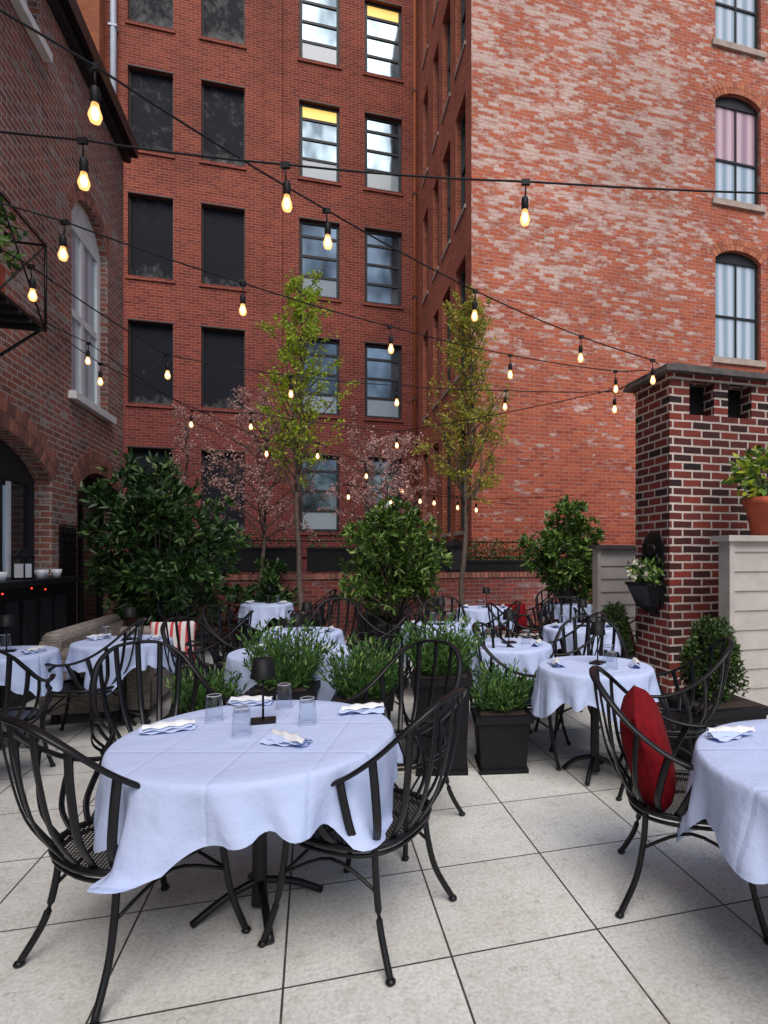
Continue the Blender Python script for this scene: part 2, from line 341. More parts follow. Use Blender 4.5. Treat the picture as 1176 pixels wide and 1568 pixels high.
def voussoirs(mb,P,o,k,th=.22,n=None,proud=.008):
    n=n or int((o[1]-o[0])/.078); ar=arc(o,n); cx=(o[0]+o[1])/2
    W=(o[1]-o[0])/2; cz=o[3]-o[4]-W*1.0
    for i in range(n):
        (p,q),(p2,q2)=ar[i],ar[i+1]
        e=.10; pa,qa=p+(p2-p)*e,q+(q2-q)*e; pb,qb=p2-(p2-p)*e,q2-(q2-q)*e
        def out(x,z,th=th):
            dx,dz=x-cx,z-cz; l=math.hypot(dx,dz); return x+dx/l*th,z+dz/l*th
        for t0,t1 in ((0,th*.48),(th*.53,th)):
            ia,ib,oa,ob_=out(pa,qa,t0),out(pb,qb,t0),out(pa,qa,t1),out(pb,qb,t1)
            mb.hexa([P(ia[0],ia[1],-proud),P(ib[0],ib[1],-proud),P(ib[0],ib[1],.01),P(ia[0],ia[1],.01),P(oa[0],oa[1],-proud),P(ob_[0],ob_[1],-proud),P(ob_[0],ob_[1],.01),P(oa[0],oa[1],.01)],k)
def win(mb,P,o,c,fr,gl,fw=.06,rails=(.5,),mull=(),gl2=None):
    x0,x1,z0,z1,rise=o
    mb.bp(P,x0,x0+fw,z0,z1,c,c+.07,fr); mb.bp(P,x1-fw,x1,z0,z1,c,c+.07,fr)
    mb.bp(P,x0+fw,x1-fw,z0,z0+fw,c,c+.07,fr); mb.bp(P,x0+fw,x1-fw,z1-fw-rise*.9,z1,c,c+.07,fr)
    H=z1-z0
    for t in rails: mb.bp(P,x0+fw,x1-fw,z0+H*t-fw*.4,z0+H*t+fw*.4,c+.005,c+.06,fr)
    for t in mull: mb.bp(P,x0+(x1-x0)*t-fw*.35,x0+(x1-x0)*t+fw*.35,z0+fw,z1-fw,c+.008,c+.058,fr)
    zm=z0+H*rails[-1] if rails else z0+H*.5
    if gl2:
        mb.add([P(x0+fw,z0+fw,c+.035),P(x1-fw,z0+fw,c+.035),P(x1-fw,zm,c+.035),P(x0+fw,zm,c+.035)],[(0,1,2,3)],gl)
        mb.add([P(x0+fw,zm,c+.035),P(x1-fw,zm,c+.035),P(x1-fw,z1-.02,c+.035),P(x0+fw,z1-.02,c+.035)],[(0,1,2,3)],gl2)
    else: mb.add([P(x0+fw,z0+fw,c+.035),P(x1-fw,z0+fw,c+.035),P(x1-fw,z1-.02,c+.035),P(x0+fw,z1-.02,c+.035)],[(0,1,2,3)],gl)

def building(name,main,parts):
    e=bpy.data.objects.new(name,None); sc.collection.objects.link(e); e.rotation_euler=(0,0,A)
    for n,mb in [('walls',main)]+parts:
        o=mb.obj(n,uv=True); o.parent=e
    return e
W0=16.7
PD=lambda a,b,c:(a,W0+c,b)
cols=[(-4.63,-3.56),(-2.88,-1.79),(-.37,.73),(1.43,2.5)]
cols_l=[(-8.2,-7.1)]
tops=[4.3+3.3*k for k in range(6)]
wm=MB(); fm=MB(); sm=MB()
ops=[(c[0],c[1],t-2.15,t,0) for c in cols+cols_l for t in tops]
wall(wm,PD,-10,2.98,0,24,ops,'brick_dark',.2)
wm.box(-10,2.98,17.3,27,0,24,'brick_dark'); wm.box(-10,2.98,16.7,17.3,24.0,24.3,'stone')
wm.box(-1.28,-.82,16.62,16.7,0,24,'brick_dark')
wm.box(-10,-5.15,16.3,16.69,6,24,'brick_orange')
for ci,c in enumerate(cols):
    for ti,t in enumerate(tops):
        o=(c[0],c[1],t-2.15,t,0)
        sm.bp(PD,c[0]-.05,c[1]+.05,t-2.15-.09,t-2.15,-.04,.19,'brick_dark')
        sm.bp(PD,c[0]-.02,c[1]+.02,t-.001,t+.03,-.004,.02,'frame')
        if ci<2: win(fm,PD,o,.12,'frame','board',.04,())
        else:
            lit=(ci==3 and ti==4) or (ci==2 and ti==3)
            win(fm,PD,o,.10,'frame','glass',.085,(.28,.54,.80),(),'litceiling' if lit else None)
            if (ci+ti)%2==0 or ci==2: fm.bp(PD,c[0]+.085,c[1]-.085,t-2.065,t-2.15+(.56 if ti<5 else .4),.125,.13,'blind')
building('brick_apartment_building',wm,[('windows',fm),('window_sills',sm)])
p=MB(); p.tube([(-4.93,16.6,7.5),(-4.93,16.6,24)],.075,'pipe',10)
for z in (9,12,15,18,21): p.box(-5.03,-4.83,16.52,16.7,z,z+.05,'pipe')
p.obj('downspout',site=True)
p=MB(); p.tube([(2.86,16.6,1),(2.86,16.6,24)],.05,'brick_orange',8)
for z in (3,6,9,12,15,18): p.box(2.8,2.93,16.55,16.7,z,z+.05,'frame')
p.obj('drain_pipe',site=True)
PR=lambda a,b,c:(a,10.8+c,b); PS=lambda a,b,c:(2.98+c,a,b)
wm=MB();fm=MB();sm=MB()
ro=[(8.56,9.77,t-2.42,t,.22) for t in (4.8,8.29,11.78,15.27)]+[(12.2,13.4,t-2.42,t,.22) for t in (4.8,8.29,11.78,15.27)]
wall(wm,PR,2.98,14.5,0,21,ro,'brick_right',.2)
so=[(a,b_,t-2.3,t,0) for a,b_ in ((11.25,12.1),(12.6,13.4),(13.85,14.5),(15.2,15.9)) for t in (4.3,7.6,10.9,14.2,17.5)]
wall(wm,PS,10.8,16.68,0,21,so,'brick_side',.2)
wm.box(3.35,14.5,11.15,26,0,20.98,'brick_side')
wm.add([(2.98,10.8,21),(14.5,10.8,21),(14.5,26,21),(2.98,26,21)],[(0,1,2,3)],'slate')
for i,o in enumerate(ro):
    voussoirs(sm,PR,o,'vous',.25); sm.bp(PR,o[0]-.1,o[1]+.1,o[2]-.13,o[2],-.06,.19,'stone')
    win(fm,PR,o,.1,'frame','curtain' ,.055,(.40,),(.52,),'curtainp' if i==2 else None)
for o in so:
    win(fm,PS,o,.12,'greenframe','dglass',.07,(.5,)); sm.bp(PS,o[0]-.03,o[1]+.03,o[2]-.08,o[2],-.03,.19,'stone')
building('weathered_brick_building',wm,[('windows',fm),('arches_and_sills',sm)])
PL=lambda a,b,c:(-3-c,a,b)
wm=MB();fm=MB();sm=MB()
o1=(4.95,7.92,0,2.80,.42);o2=(8.68,10.3,0,2.68,.35);o3=(8.5,9.85,3.6,6.35,.40);o4=(5.9,7.6,7.3,7.98,0);o5=(1.2,3.9,0,2.8,.42);o6=(2.5,3.9,3.6,6.35,.4)
lo=[o1,o2,o3,o4,o5,o6]
wall(wm,PL,-4,10.6,0,8.2,lo,'brick_left',.25)
wm.add([(-3,10.6,0),(-9,10.6,0),(-9,10.6,8.2),(-3,10.6,8.2)],[(0,1,2,3)],'brick_left')
wm.add([(-3,-4,0),(-9,-4,0),(-9,-4,8.2),(-3,-4,8.2)],[(0,1,2,3)],'brick_left')
wm.add([(-3,-4,8.2),(-9,-4,8.6),(-9,10.6,8.6),(-3,10.6,8.2)],[(0,1,2,3)],'slate')
for o in (o1,o2,o5): voussoirs(sm,PL,o,'vousl',.30)
for o in (o3,o6): voussoirs(sm,PL,o,'vousl',.20)
for o in (o3,o4,o6): sm.bp(PL,o[0]-.1,o[1]+.1,o[2]-.1,o[2],-.09,.2,'white')
for o in (o3,o6): win(fm,PL,o,.10,'white','curtain',.12,(.42,),(.5,))
win(fm,PL,o4,.12,'white','dglass',.07,())
win(fm,PL,o1,.18,'frame','dglass',.10,(.45,.84),(.25,.5,.75))
fm.bp(PL,6.0,7.35,1.26,2.25,.20,.205,'curtain')
for t in (6.0,6.65,7.3): fm.bp(PL,t,t+.05,1.26,2.3,.17,.20,'white')
win(fm,PL,o5,.18,'frame','dglass',.10,(.45,.84),(.25,.5,.75))
win(fm,PL,o2,.2,'frame','dglass',.08,(.84,),(.5,))
sm.box(-3.0,-2.80,-4,10.66,8.08,8.30,'black'); sm.box(-3.0,-2.9,-4,10.64,7.97,8.08,'frame')
for i in range(6): sm.bp(PL,8.1+i*.09,8.12+i*.09,.55,1.85,-.03,-.01,'black')
for i in range(14): sm.bp(PL,8.08,8.6,.56+i*.1,.575+i*.1,-.032,-.012,'black')
building('old_brick_house',wm,[('windows',fm),('arches_sills_and_gutter',sm)])
b=MB(); b.box(-3.2,-2.68,5.1,7.85,1.19,1.25,'blackmatte'); b.box(-3.2,-2.8,5.2,7.8,0,1.19,'blackmatte')
for i in range(7): b.box(-2.8,-2.785,5.25+i*.37,5.5+i*.37,.1,1.05,'frame')
bc=b.obj('bar_counter',site=True)
l=MB()
for i in range(6): l.ell((-2.67,R_.uniform(5.2,7.8),1.2+R_.uniform(-.06,.03)),(.009,.009,.009),'redled',6,4)
l.obj('led_lights',parent=bc)
cup=MB(); cup.lathe([(0,0),(.035,0),(.05,.05),(.055,.09),(.05,.09),(.045,.05),(0,.02)],(0,0,0),'ceramic',14); cupm=cup.mesh('cup')
for w,r in ((5.9,-2.82),(6.1,-2.78),(6.35,-2.82),(7.1,-2.8),(7.3,-2.85),(7.45,-2.78)): place('ceramic_cup',cupm,(*S(r,w),1.252))
lan=MB(); lan.box(-.07,.07,-.07,.07,0,.02,'black'); lan.box(-.07,.07,-.07,.07,.22,.24,'black')
for x in (-.065,.055):
    for y in (-.065,.055): lan.box(x,x+.01,y,y+.01,.02,.22,'black')
lan.box(-.05,.05,-.05,.05,.02,.16,'ceramic'); lan.lathe([(.08,.24),(.03,.3),(0,.31)],(0,0,0),'black',4)
lan.obj('lantern',loc=(*S(-2.85,6.85),1.252))

g=MB(); g.add([(-150,-150,-.006),(150,-150,-.006),(150,150,-.006),(-150,150,-.006)],[(0,1,2,3)],'asphalt'); g.obj('ground')
g=MB(); g.add([(-3.3,-5,0),(9,-5,0),(9,10.4,0),(-3.3,10.4,0)],[(0,1,2,3)],'paver'); g.obj('patio_paving',uv=True,site=True)

b=MB(); b.box(-3,5.2,10.3,10.55,0,1.08,'brick_low')
x=-3
while x<5.2: b.box(x,x+.068,10.27,10.58,1.082,1.18,'vousl'); x+=.078
b.box(-3,5.2,10.3,10.55,1.075,1.165,'stone'); b.obj('low_brick_wall',uv=True,site=True)
rng=np.random.default_rng(3)
def trough(r0,r1,w,z,h,fol,k='herb',nm='planter_trough',up=.25):
    b=MB(); b.box(r0,r1,w,w+.26,z,z+h,'blackmatte'); b.box(r0-.02,r1+.02,w-.02,w+.28,z+h-.04,z+h+.001,'blackmatte'); b.box(r0+.02,r1-.02,w+.02,w+.24,z+h+.002,z+h+.006,'soil')
    n=int(fol*(r1-r0)); C=np.stack([rng.uniform(r0,r1,n),rng.uniform(w,w+.26,n),z+h+up*rng.uniform(0,1,n)**1.6],1)
    D=rng.normal(size=(n,3))*.6+np.array([0,0,.8]); b.leaves(C,D,.07,.03,k,rng); b.obj(nm,site=True)
trough(-2.6,-.2,10.3,1.21,.42,110); trough(-.1,2.4,10.3,1.21,.42,110); trough(2.7,4.4,10.3,1.2,.2,450,'box',up=.38)
rl=MB()
for z in (1.45,1.75): rl.tube([(-3,10.62,z),(5,10.62,z)],.015,'black',6)
for i in range(9): rl.tube([(-3+i,10.62,1.0),(-3+i,10.62,1.75)],.015,'black',6)
rl.obj('metal_railing',site=True)
b=MB(); b.box(-.17,.17,-.12,.12,0,.05,'black'); b.box(-.17,.17,-.12,.12,.45,.5,'black'); b.box(-.12,.12,-.09,.09,.05,.45,'frame'); b.lathe([(.19,.5),(.05,.62),(0,.62)],(0,0,0),'black',4)
b.obj('wall_lantern',loc=(*S(2.56,10.42),1.182),rz=A)

b=MB(); r0,r1,w0,w1=3.29,4.62,4.80,5.40
b.box(r0,r1,w0,w1,0,2.86,'brick_chim')
zs0,zs1=2.86,3.22
for a,c in ((r0,r0+.22),(r0+.50,r0+.66),(r0+.94,r1)): b.box(a,c,w0,w1,zs0,zs1,'brick_chim')
b.box(r0+.22,r1-.1,w0+.16,w1-.002,zs0,zs1,'dark')
b.box(r0-.015,r1+.02,w0-.02,w1+.02,3.19,3.24,'brick_chim')
b.hexa([(r0-.1,w0-.1,3.24),(r1+.12,w0-.1,3.24),(r1+.12,w1+.1,3.24),(r0-.1,w1+.1,3.24),(r0-.07,w0-.07,3.31),(r1+.1,w0-.08,3.30),(r1+.1,w1+.07,3.31),(r0-.07,w1+.07,3.32)],'slate')
b.hexa([(r0-.02,w0-.03,3.31),(r1,w0-.03,3.30),(r1,w1,3.31),(r0,w1,3.31),(r0+.06,w0+.03,3.36),(r1-.1,w0+.05,3.35),(r1-.1,w1-.07,3.36),(r0+.06,w1-.07,3.36)],'slate')
b.obj('brick_chimney',uv=True,site=True)
def siding(r0,r1,w,H,nm,cap='siding'):
    b=MB(); z=0; bh=.17
    while z<H-.02:
        h=min(bh,H-z); b.hexa([(r0,w-.022,z),(r1,w-.022,z),(r1,w+.1,z),(r0,w+.1,z),(r0,w-.006,z+h),(r1,w-.006,z+h),(r1,w+.1,z+h),(r0,w+.1,z+h)],'siding'); z+=bh
    b.box(r0-.05,r0,w-.03,w+.11,0,H,'siding'); b.box(r0-.09,r1,w-.07,w+.16,H,H+.05,cap); b.obj(nm,site=True)
siding(3.50,7.5,4.2,1.62,'clapboard_wall'); siding(3.62,6.4,6.8,1.58,'clapboard_fence','slate')
b=MB()
b.box(-.03,0,-.17,.17,0,.62,'black'); b.ell((-.015,0,.62),(.02,.17,.12),'black',16,8); b.ell((-.03,0,.55),(.03,.07,.07),'black',12,6)
for sgn in (-1,1): b.tube(cr([(-.04,sgn*.03,.45),(-.05,sgn*.12,.5),(-.05,sgn*.13,.4),(-.04,sgn*.06,.38)],5),.012,'black',6)
b.hexa([(-.13,-.13,0),(0,-.13,0),(0,.13,0),(-.13,.13,0),(-.2,-.19,.2),(0,-.19,.2),(0,.19,.2),(-.2,.19,.2)],'black'); b.box(-.215,0,-.2,.2,.2,.23,'black')
b.hexa([(-.05,-.05,-.08),(0,-.05,-.08),(0,.05,-.08),(-.05,.05,-.08),(-.13,-.12,0),(0,-.12,0),(0,.12,0),(-.13,.12,0)],'black')
n=260; C=np.stack([rng.uniform(-.2,-.02,n),rng.uniform(-.2,.2,n),.22+rng.uniform(0,.2,n)],1); b.leaves(C,rng.normal(size=(n,3))*.7+np.array([-.3,0,.6]),.07,.03,'laurel2',rng)
for (x,y,z) in ((-.2,.1,.33),(-.16,-.05,.38),(-.2,-.15,.3),(-.12,.15,.42),(-.2,.02,.29)):
    C=np.array([[x,y,z]]*14); D=rng.normal(size=(14,3)); b.leaves(C,D,.05,.035,'petal',rng)
b.obj('wall_planter',loc=(*S(3.288,5.05),1.0),rz=A)

# ---------------------------------------------------------------- furniture
def make_chair(near):
    ch=MB()
    half=[(0,-.41,.97),(.12,-.395,.955),(.215,-.335,.89),(.268,-.235,.79),(.295,-.115,.705),(.31,.0,.662),(.315,.10,.655),(.308,.165,.668),(.295,.195,.652),(.287,.195,.625)]
    hc=cr(half,6)
    rail=[Vector((-p.x,p.y,p.z)) for p in reversed(hc)][:-1]+hc
    ch.tube(rail,0,'black',8,flat=(.018,.010))
    rim=[(.262*math.copysign(abs(math.cos(t))**.75,math.cos(t)),.25*math.copysign(abs(math.sin(t))**.75,math.sin(t)),.435) for t in [2*math.pi*i/40 for i in range(40)]]
    ch.tube(rim,.013,'black',8,closed=True)
    ch.tube([(x*.985,y*.985,.405) for x,y,z in rim],.008,'black',6,closed=True)
    vs=[(0,0,.418)]+[(x*.5,y*.5,.422) for x,y,z in rim]+[(x,y,.435) for x,y,z in rim]
    fs=[(0,1+i,1+(i+1)%40) for i in range(40)]+[(1+i,41+i,41+(i+1)%40,1+(i+1)%40) for i in range(40)]
    ch.add(vs,fs,'mesh' if near else 'black')
    NS=11
    for i in range(NS):
        t=-1+2*i/(NS-1); phi=t*math.radians(80)
        q=hc[int(abs(t)*.60*(len(hc)-1))]; top=Vector((math.copysign(q.x,t) if t else 0,q.y,q.z))
        base=Vector((.25*math.sin(phi),-.245*abs(math.cos(phi))**.8,.435))
        outv=Vector((math.sin(phi),-math.cos(phi),0))
        m1=base.lerp(top,.3)+outv*.045; m2=base.lerp(top,.7)+outv*.03
        ch.tube(cr([base,m1,m2,top],5),0,'black',6,ref=outv,flat=(.0155,.0045))
    for s_ in (-1,1):
        ch.tube(cr([(s_*.313,.11,.655),(s_*.272,.175,.60),(s_*.296,.17,.52),(s_*.252,.13,.43)],6),.012,'black',7)
        ch.tube(cr([(s_*.235,.19,.43),(s_*.238,.205,.30),(s_*.252,.23,.15),(s_*.28,.27,.012)],5),.013,'black',8)
        ch.tube(cr([(s_*.20,-.18,.43),(s_*.205,-.19,.30),(s_*.225,-.22,.15),(s_*.265,-.285,.012)],5),.013,'black',8)
        ch.tube(cr([(s_*.24,.21,.27),(s_*.22,.0,.36),(s_*.207,-.195,.27)],5),.007,'black',6)
        for x,y in ((.28,.27),(.265,-.285)): ch.ell((s_*x,y,.011),(.02,.02,.013),'black',8,4)
    ch.tube(cr([(-.24,.21,.27),(0,.15,.35),(.24,.21,.27)],6),.007,'black',6)
    return ch.mesh('metal_armchair')
chn,chf=make_chair(True),make_chair(False)
for i,(u,d,dx,dy) in enumerate([(-1.27,2.20,.52,.85),(-.44,2.36,-.92,.38),(-1.74,3.22,.75,-.75),(-.42,3.2,-.45,-.75),(.965,2.56,.964,-.266),
          (1.24,3.72,-1,.25),(.44,4.35,1,-.3),(.95,4.6,-.2,-1),(-.15,5.15,1,-.2),(.8,5.2,-1,-.1),(-.85,6.35,1,0),(.15,6.5,-1,-.1),(-.35,7.0,0,-1),
          (-2.1,4.75,1,-.3),(-.78,4.85,-1,-.2),(-1.02,5.95,-1,-.2),(-2.35,6.0,1,-.2),(-1.6,6.6,0,-1),
          (-.4,8.3,1,0),(.85,8.4,-1,0),(-2.5,8.9,-1,.1),(-3.8,9.0,1,0),
          (.6,6.25,1,-.2),(1.75,6.35,-1,-.1),(1.15,6.85,0,-1),(1.3,8.3,.3,-1),(1.9,8.4,-1,0),
          (-3.12,3.72,-.4,1),(-3.15,4.72,-1,-.3),(-2.45,5.3,-1,-.3),(-3.6,7.4,1,-.5),(-2.2,7.7,-1,.2),(2.2,2.2,-1,0)]):
    place('metal_armchair',chn if i<6 else chf,(u,d,0),math.atan2(-dx,dy))
def table(R,s,rot,seed,fold=1.0,zmin=.30):
    t=MB(); rg=random.Random(seed); n=200; z0=.75; rings=[]
    ks=[(rg.randint(6,9),rg.uniform(0,6.3),.55),(rg.randint(11,15),rg.uniform(0,6.3),.6),(rg.randint(19,26),rg.uniform(0,6.3),.28)]
    tr=[i/8*(R-.01) for i in range(9)]
    ang=[2*math.pi*i/n for i in range(n)]
    for r in tr: rings.append([(r*math.cos(a),r*math.sin(a),z0) for a in ang])
    rings.append([((R)*math.cos(a),(R)*math.sin(a),z0-.004) for a in ang])
    rings.append([((R+.006)*math.cos(a),(R+.006)*math.sin(a),z0-.014) for a in ang])
    for j in range(1,15):
        q=j/14; ring=[]
        for a in ang:
            c,s_=abs(math.cos(a-rot)),abs(math.sin(a-rot))
            ext=s/((c**7+s_**7)**(1/7)); drop=max(.06,ext-R)
            aa=a+.10*q*math.sin(5*a+seed)
            f=sum(w*math.sin(k*aa+p) for k,p,w in ks); f=math.copysign(abs(f)**.7,f)
            corn=max(0,math.cos(4*(a-rot-math.pi/4)))
            rr=R+.008+(.008+.04*drop)*q + fold*f*(.012+.080*drop)*min(1,q*1.2)**1.2 +.02*q*corn
            dd=drop*(1+.12*f+.06*math.sin(3*a+seed))
            rr=max(rr,R-.02*q+.004)
            z=z0-.014-dd*q
            if z<zmin: rr+=(zmin-z)*.6; z=zmin+.004*math.sin(a*31)
            ring.append((rr*math.cos(a),rr*math.sin(a),z))
        rings.append(ring)
    vs=[p for r in rings for p in r]; fs=[]
    for i in range(len(rings)-1):
        for j in range(n): j2=(j+1)%n; fs.append((i*n+j,i*n+j2,(i+1)*n+j2,(i+1)*n+j))
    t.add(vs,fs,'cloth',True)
    t.lathe([(0,.70),(R-.03,.70),(R-.03,.735)],(0,0,0),'blackmatte',32)
    t.lathe([(.035,.03),(.03,.1),(.03,.70)],(0,0,0),'black',12)
    for i in range(4):
        a=math.pi/2*i+.5; k=.26*min(1,R/.45); t.tube(cr([(0,0,.13),(.13*math.cos(a),.13*math.sin(a),.09),(k*math.cos(a),k*math.sin(a),.015)],4),.016,'black',8)
    return t.mesh('round_dining_table')
place('round_dining_table',table(.555,.715,math.radians(-67),11,1.3,.455),(-.89,2.43,0))
place('round_dining_table',table(.56,.76,math.radians(10),5),(1.42,2.08,0))
small=[table(.38,.56,.5+i*.4,20+i) for i in range(3)]; mid=table(.46,.62,.6,31)
gl=MB(); gl.lathe([(.030,.118),(.034,.10),(.039,.0)],(0,0,0),'clear',20); gl.lathe([(0,.118),(.030,.118)],(0,0,0),'clear',20); gl.lathe([(0,.10),(.030,.10)],(0,0,0),'clear',20)
for zz,rr in ((.002,.0388),(.117,.030)): gl.tube([(rr*math.cos(a),rr*math.sin(a),zz) for a in [i*math.pi/12 for i in range(24)]],.0014,'ceramic',5,closed=True)
glm=gl.mesh('water_glass')
def napkin(seed):
    b=MB(); rg=random.Random(seed)
    for layer in range(3):
        nu,nv=12,6; vs=[]; ox,oy=rg.uniform(-.01,.01),rg.uniform(-.01,.01); ro=rg.uniform(-.35,.35)
        for i in range(nu+1):
            for j in range(nv+1):
                u=i/nu-.5; v=j/nv-.5; wdt=.085*(1-.55*abs(u)*1.2)
                x=u*.20+ox; y=v*wdt*(1-.2*layer)+oy; z=.006+layer*.010+.018*math.cos(v*math.pi)*(1-u*u)+.004*math.sin(u*17+layer*2+v*5)
                vs.append((x*math.cos(ro)-y*math.sin(ro),x*math.sin(ro)+y*math.cos(ro),max(.002,z)))
        fs=[(i*(nv+1)+j,(i+1)*(nv+1)+j,(i+1)*(nv+1)+j+1,i*(nv+1)+j+1) for i in range(nu) for j in range(nv)]
        b.add(vs,fs,'ceramic' if layer==2 else 'cloth',True)
    return b.mesh('folded_napkin')
nap=[napkin(i) for i in range(3)]
lp=MB(); lp.box(-.055,.055,-.04,.04,0,.012,'black'); lp.tube([(0,0,.01),(0,0,.25)],.005,'black',8); lp.lathe([(.055,.20),(.042,.285),(0,.287)],(0,0,0),'blackmatte',20); lp.lathe([(0,.22),(.052,.202)],(0,0,0),'blackmatte',20); lpm=lp.mesh('table_lamp')
TZ=.7515
for u,d in ((-1.154,2.59),(-.948,2.383),(-.91,2.81),(-.72,2.54)): place('water_glass',glm,(u,d,TZ))
for i,(u,d,r) in enumerate(((-1.285,2.44,.5),(-.724,2.276,-.35),(-.516,2.73,.3),(-1.10,2.88,.1),(1.07,2.36,.4),(1.5,2.4,0))): place('folded_napkin',nap[i%3],(u,d,TZ),r)
place('table_lamp',lpm,(-.93,2.58,TZ),.3)
place('water_glass',glm,(1.5,2.2,TZ))
tabs=[(.85,3.92,0),(.30,4.85,1),(-.35,6.15,2),(-1.4,4.5,3),(-1.65,5.65,0),(.2,8.2,1),(-3.15,8.9,2),(1.15,6.0,0),(-3.62,4.4,1),(-3.05,5.05,2),(1.5,8.9,2)]
for u,d,k in tabs:
    place('round_dining_table',mid if k==3 else small[k],(u,d,0),R_.uniform(0,1.5))
    for i in range(2):
        a=R_.uniform(0,6.28); place('water_glass',glm,(u+.17*math.cos(a),d+.17*math.sin(a),TZ))
    for i in range(2):
        a=math.pi*i+R_.uniform(-.3,.3); place('folded_napkin',nap[i],(u+.27*math.cos(a),d+.27*math.sin(a),TZ),a+1.57)
    place('table_lamp',lpm,(u+.03,d+.05,TZ),R_.uniform(0,1))
def pillow(k,w=.42,h=.42,t=.13):
    b=MB(); n=14; vs=[];fs=[]
    for side in (1,-1):
        o=len(vs)
        for i in range(n+1):
            for j in range(n+1):
                u=-1+2*i/n; v=-1+2*j/n; e=(1-u**4)*(1-v**4)
                pin=1-.10*(1-abs(u*v))*(abs(u)**3+abs(v)**3)*.5
                vs.append((u*w/2*pin,side*t/2*max(0,e)**.5,v*h/2*pin))
        for i in range(n):
            for j in range(n): a=o+i*(n+1)+j; fs.append((a,a+n+1,a+n+2,a+1))
    b.add(vs,fs,k,True); return b
o=pillow('red',.46,.44,.19).obj('red_cushion'); o.location=(.80,2.60,.64); o.rotation_euler=(math.radians(15),math.radians(7),math.atan2(-.964,-.266))
for (u,d,z,rz,k) in ((-2.98,5.75,.64,.3,'stripe'),(1.75,6.45,.6,1.4,'red'),(.63,8.4,.6,.3,'red')):
    o=pillow(k,.42,.40,.14).obj('striped_cushion' if k=='stripe' else 'red_cushion'); o.location=(u,d,z); o.rotation_euler=(-.25,0,rz)
b=MB(); b.box(-.40,.42,-.85,.85,.10,.36,'wicker'); b.box(-.45,-.28,-.85,.85,.36,.74,'wicker')
for y in (-.86,.72): b.box(-.45,.42,y,y+.14,.10,.58,'wicker')
b.tube([(-.45,-.79,.6),(.42,-.79,.6)],.075,'wicker',12); b.tube([(-.45,.79,.6),(.42,.79,.6)],.075,'wicker',12); b.tube([(-.37,-.8,.74),(-.37,.8,.74)],.085,'wicker',12)
b.box(-.27,.40,-.70,-.01,.365,.46,'siding'); b.box(-.27,.40,.01,.70,.365,.46,'siding')
for x in (-.38,.34):
    for y in (-.8,.74): b.box(x,x+.05,y,y+.05,0,.1,'frame')
b.obj('wicker_sofa',uv=True,loc=(-3.55,5.95,0),rz=A)

# ---------------------------------------------------------------- planting
def planter(mb,w,h):
    a=w/2*.86; b_=w/2
    mb.hexa([(-a,-a,.03),(a,-a,.03),(a,a,.03),(-a,a,.03),(-b_,-b_,h-.05),(b_,-b_,h-.05),(b_,b_,h-.05),(-b_,b_,h-.05)],'blackmatte')
    mb.box(-b_-.02,b_+.02,-b_-.02,b_+.02,h-.05,h,'blackmatte'); mb.box(-a-.015,a+.015,-a-.015,a+.015,0,.03,'blackmatte')
    mb.box(-b_+.02,b_-.02,-b_+.02,b_-.02,h+.001,h+.006,'soil')
def herb(u,d,w,h,ph,seed,rz=.2,n=170):
    rg=np.random.default_rng(seed); b=MB(); planter(b,w,h)
    C=[];D=[]
    for i in range(n):
        a=rg.uniform(0,6.28); rr=w*.42*math.sqrt(rg.uniform()); lean=rr/(w*.42)*.5
        p0=np.array([rr*math.cos(a),rr*math.sin(a),h]); dr=np.array([lean*math.cos(a)+rg.normal()*.16,lean*math.sin(a)+rg.normal()*.16,1.]); dr/=np.linalg.norm(dr)
        L=ph*rg.uniform(.4,1.3)*(1-.25*lean)
        for s_ in np.arange(.1,1.0,.12):
            for q in range(2): C.append(p0+dr*L*s_+rg.normal(size=3)*.004); D.append(dr*1.2+rg.normal(size=3)*.45)
    b.leaves(C,D,.055,.013,'herb',rg); return b.obj('potted_herb_plant',loc=(u,d,0),rz=rz)
herb(.217,4.10,.36,.40,.28,1,.1,130); herb(-.20,4.08,.38,.66,.36,2,.05,180); herb(-.74,3.98,.38,.52,.36,3,.1,170); herb(-1.27,3.95,.38,.60,.38,4,.1,190); herb(-1.85,4.0,.38,.42,.26,5,.1,130)
def shrub(u,d,rx,ry,z0,z1,seed,k,nl=70,per=85,ln=.13,wd=.045,pl=(.6,.45)):
    rg=np.random.default_rng(seed); b=MB(); planter(b,*pl)
    zc=(z0+z1)/2; rz=(z1-z0)/2
    for i in range(nl):
        v=rg.normal(size=3); v/=np.linalg.norm(v); rad=rg.uniform(.35,1.0)
        c=np.array([v[0]*rx*rad,v[1]*ry*rad,zc+v[2]*rz*rad]); lr=rg.uniform(.14,.30)*min(rx,1)
        b.tube([(0,0,max(pl[1],z0*.9)),(c[0]*.4,c[1]*.4,(c[2]+z0)/2),tuple(c)],[.02,.012,.004],'bark',5)
        for q in range(per//6):
            w=rg.normal(size=3); w/=np.linalg.norm(w); p=c+w*lr*rg.uniform(.4,1.15)
            ax=w*.8+v*.6+np.array([0,0,.4]); ax/=np.linalg.norm(ax)
            C=np.repeat(p[None],6,0)+rg.normal(size=(6,3))*.01; D=ax[None]*.75+rg.normal(size=(6,3))*.6
            b.leaves(C,D,ln,wd,k,rg)
    return b.obj('laurel_shrub',loc=(u,d,0))
shrub(-4.35,8.05,.98,.8,.35,2.85,11,'laurel',120,90,.14,.047)
shrub(-1.13,8.8,.82,.7,.5,2.35,12,'laurel2',85,84,.12,.042)
shrub(1.52,9.0,.66,.6,.55,2.3,13,'laurel2',70,80,.12,.042)
shrub(-3.3,9.3,.5,.45,.3,1.5,14,'laurel',25,60)
shrub(3.1,9.4,.45,.4,.5,1.7,15,'laurel',25,60)
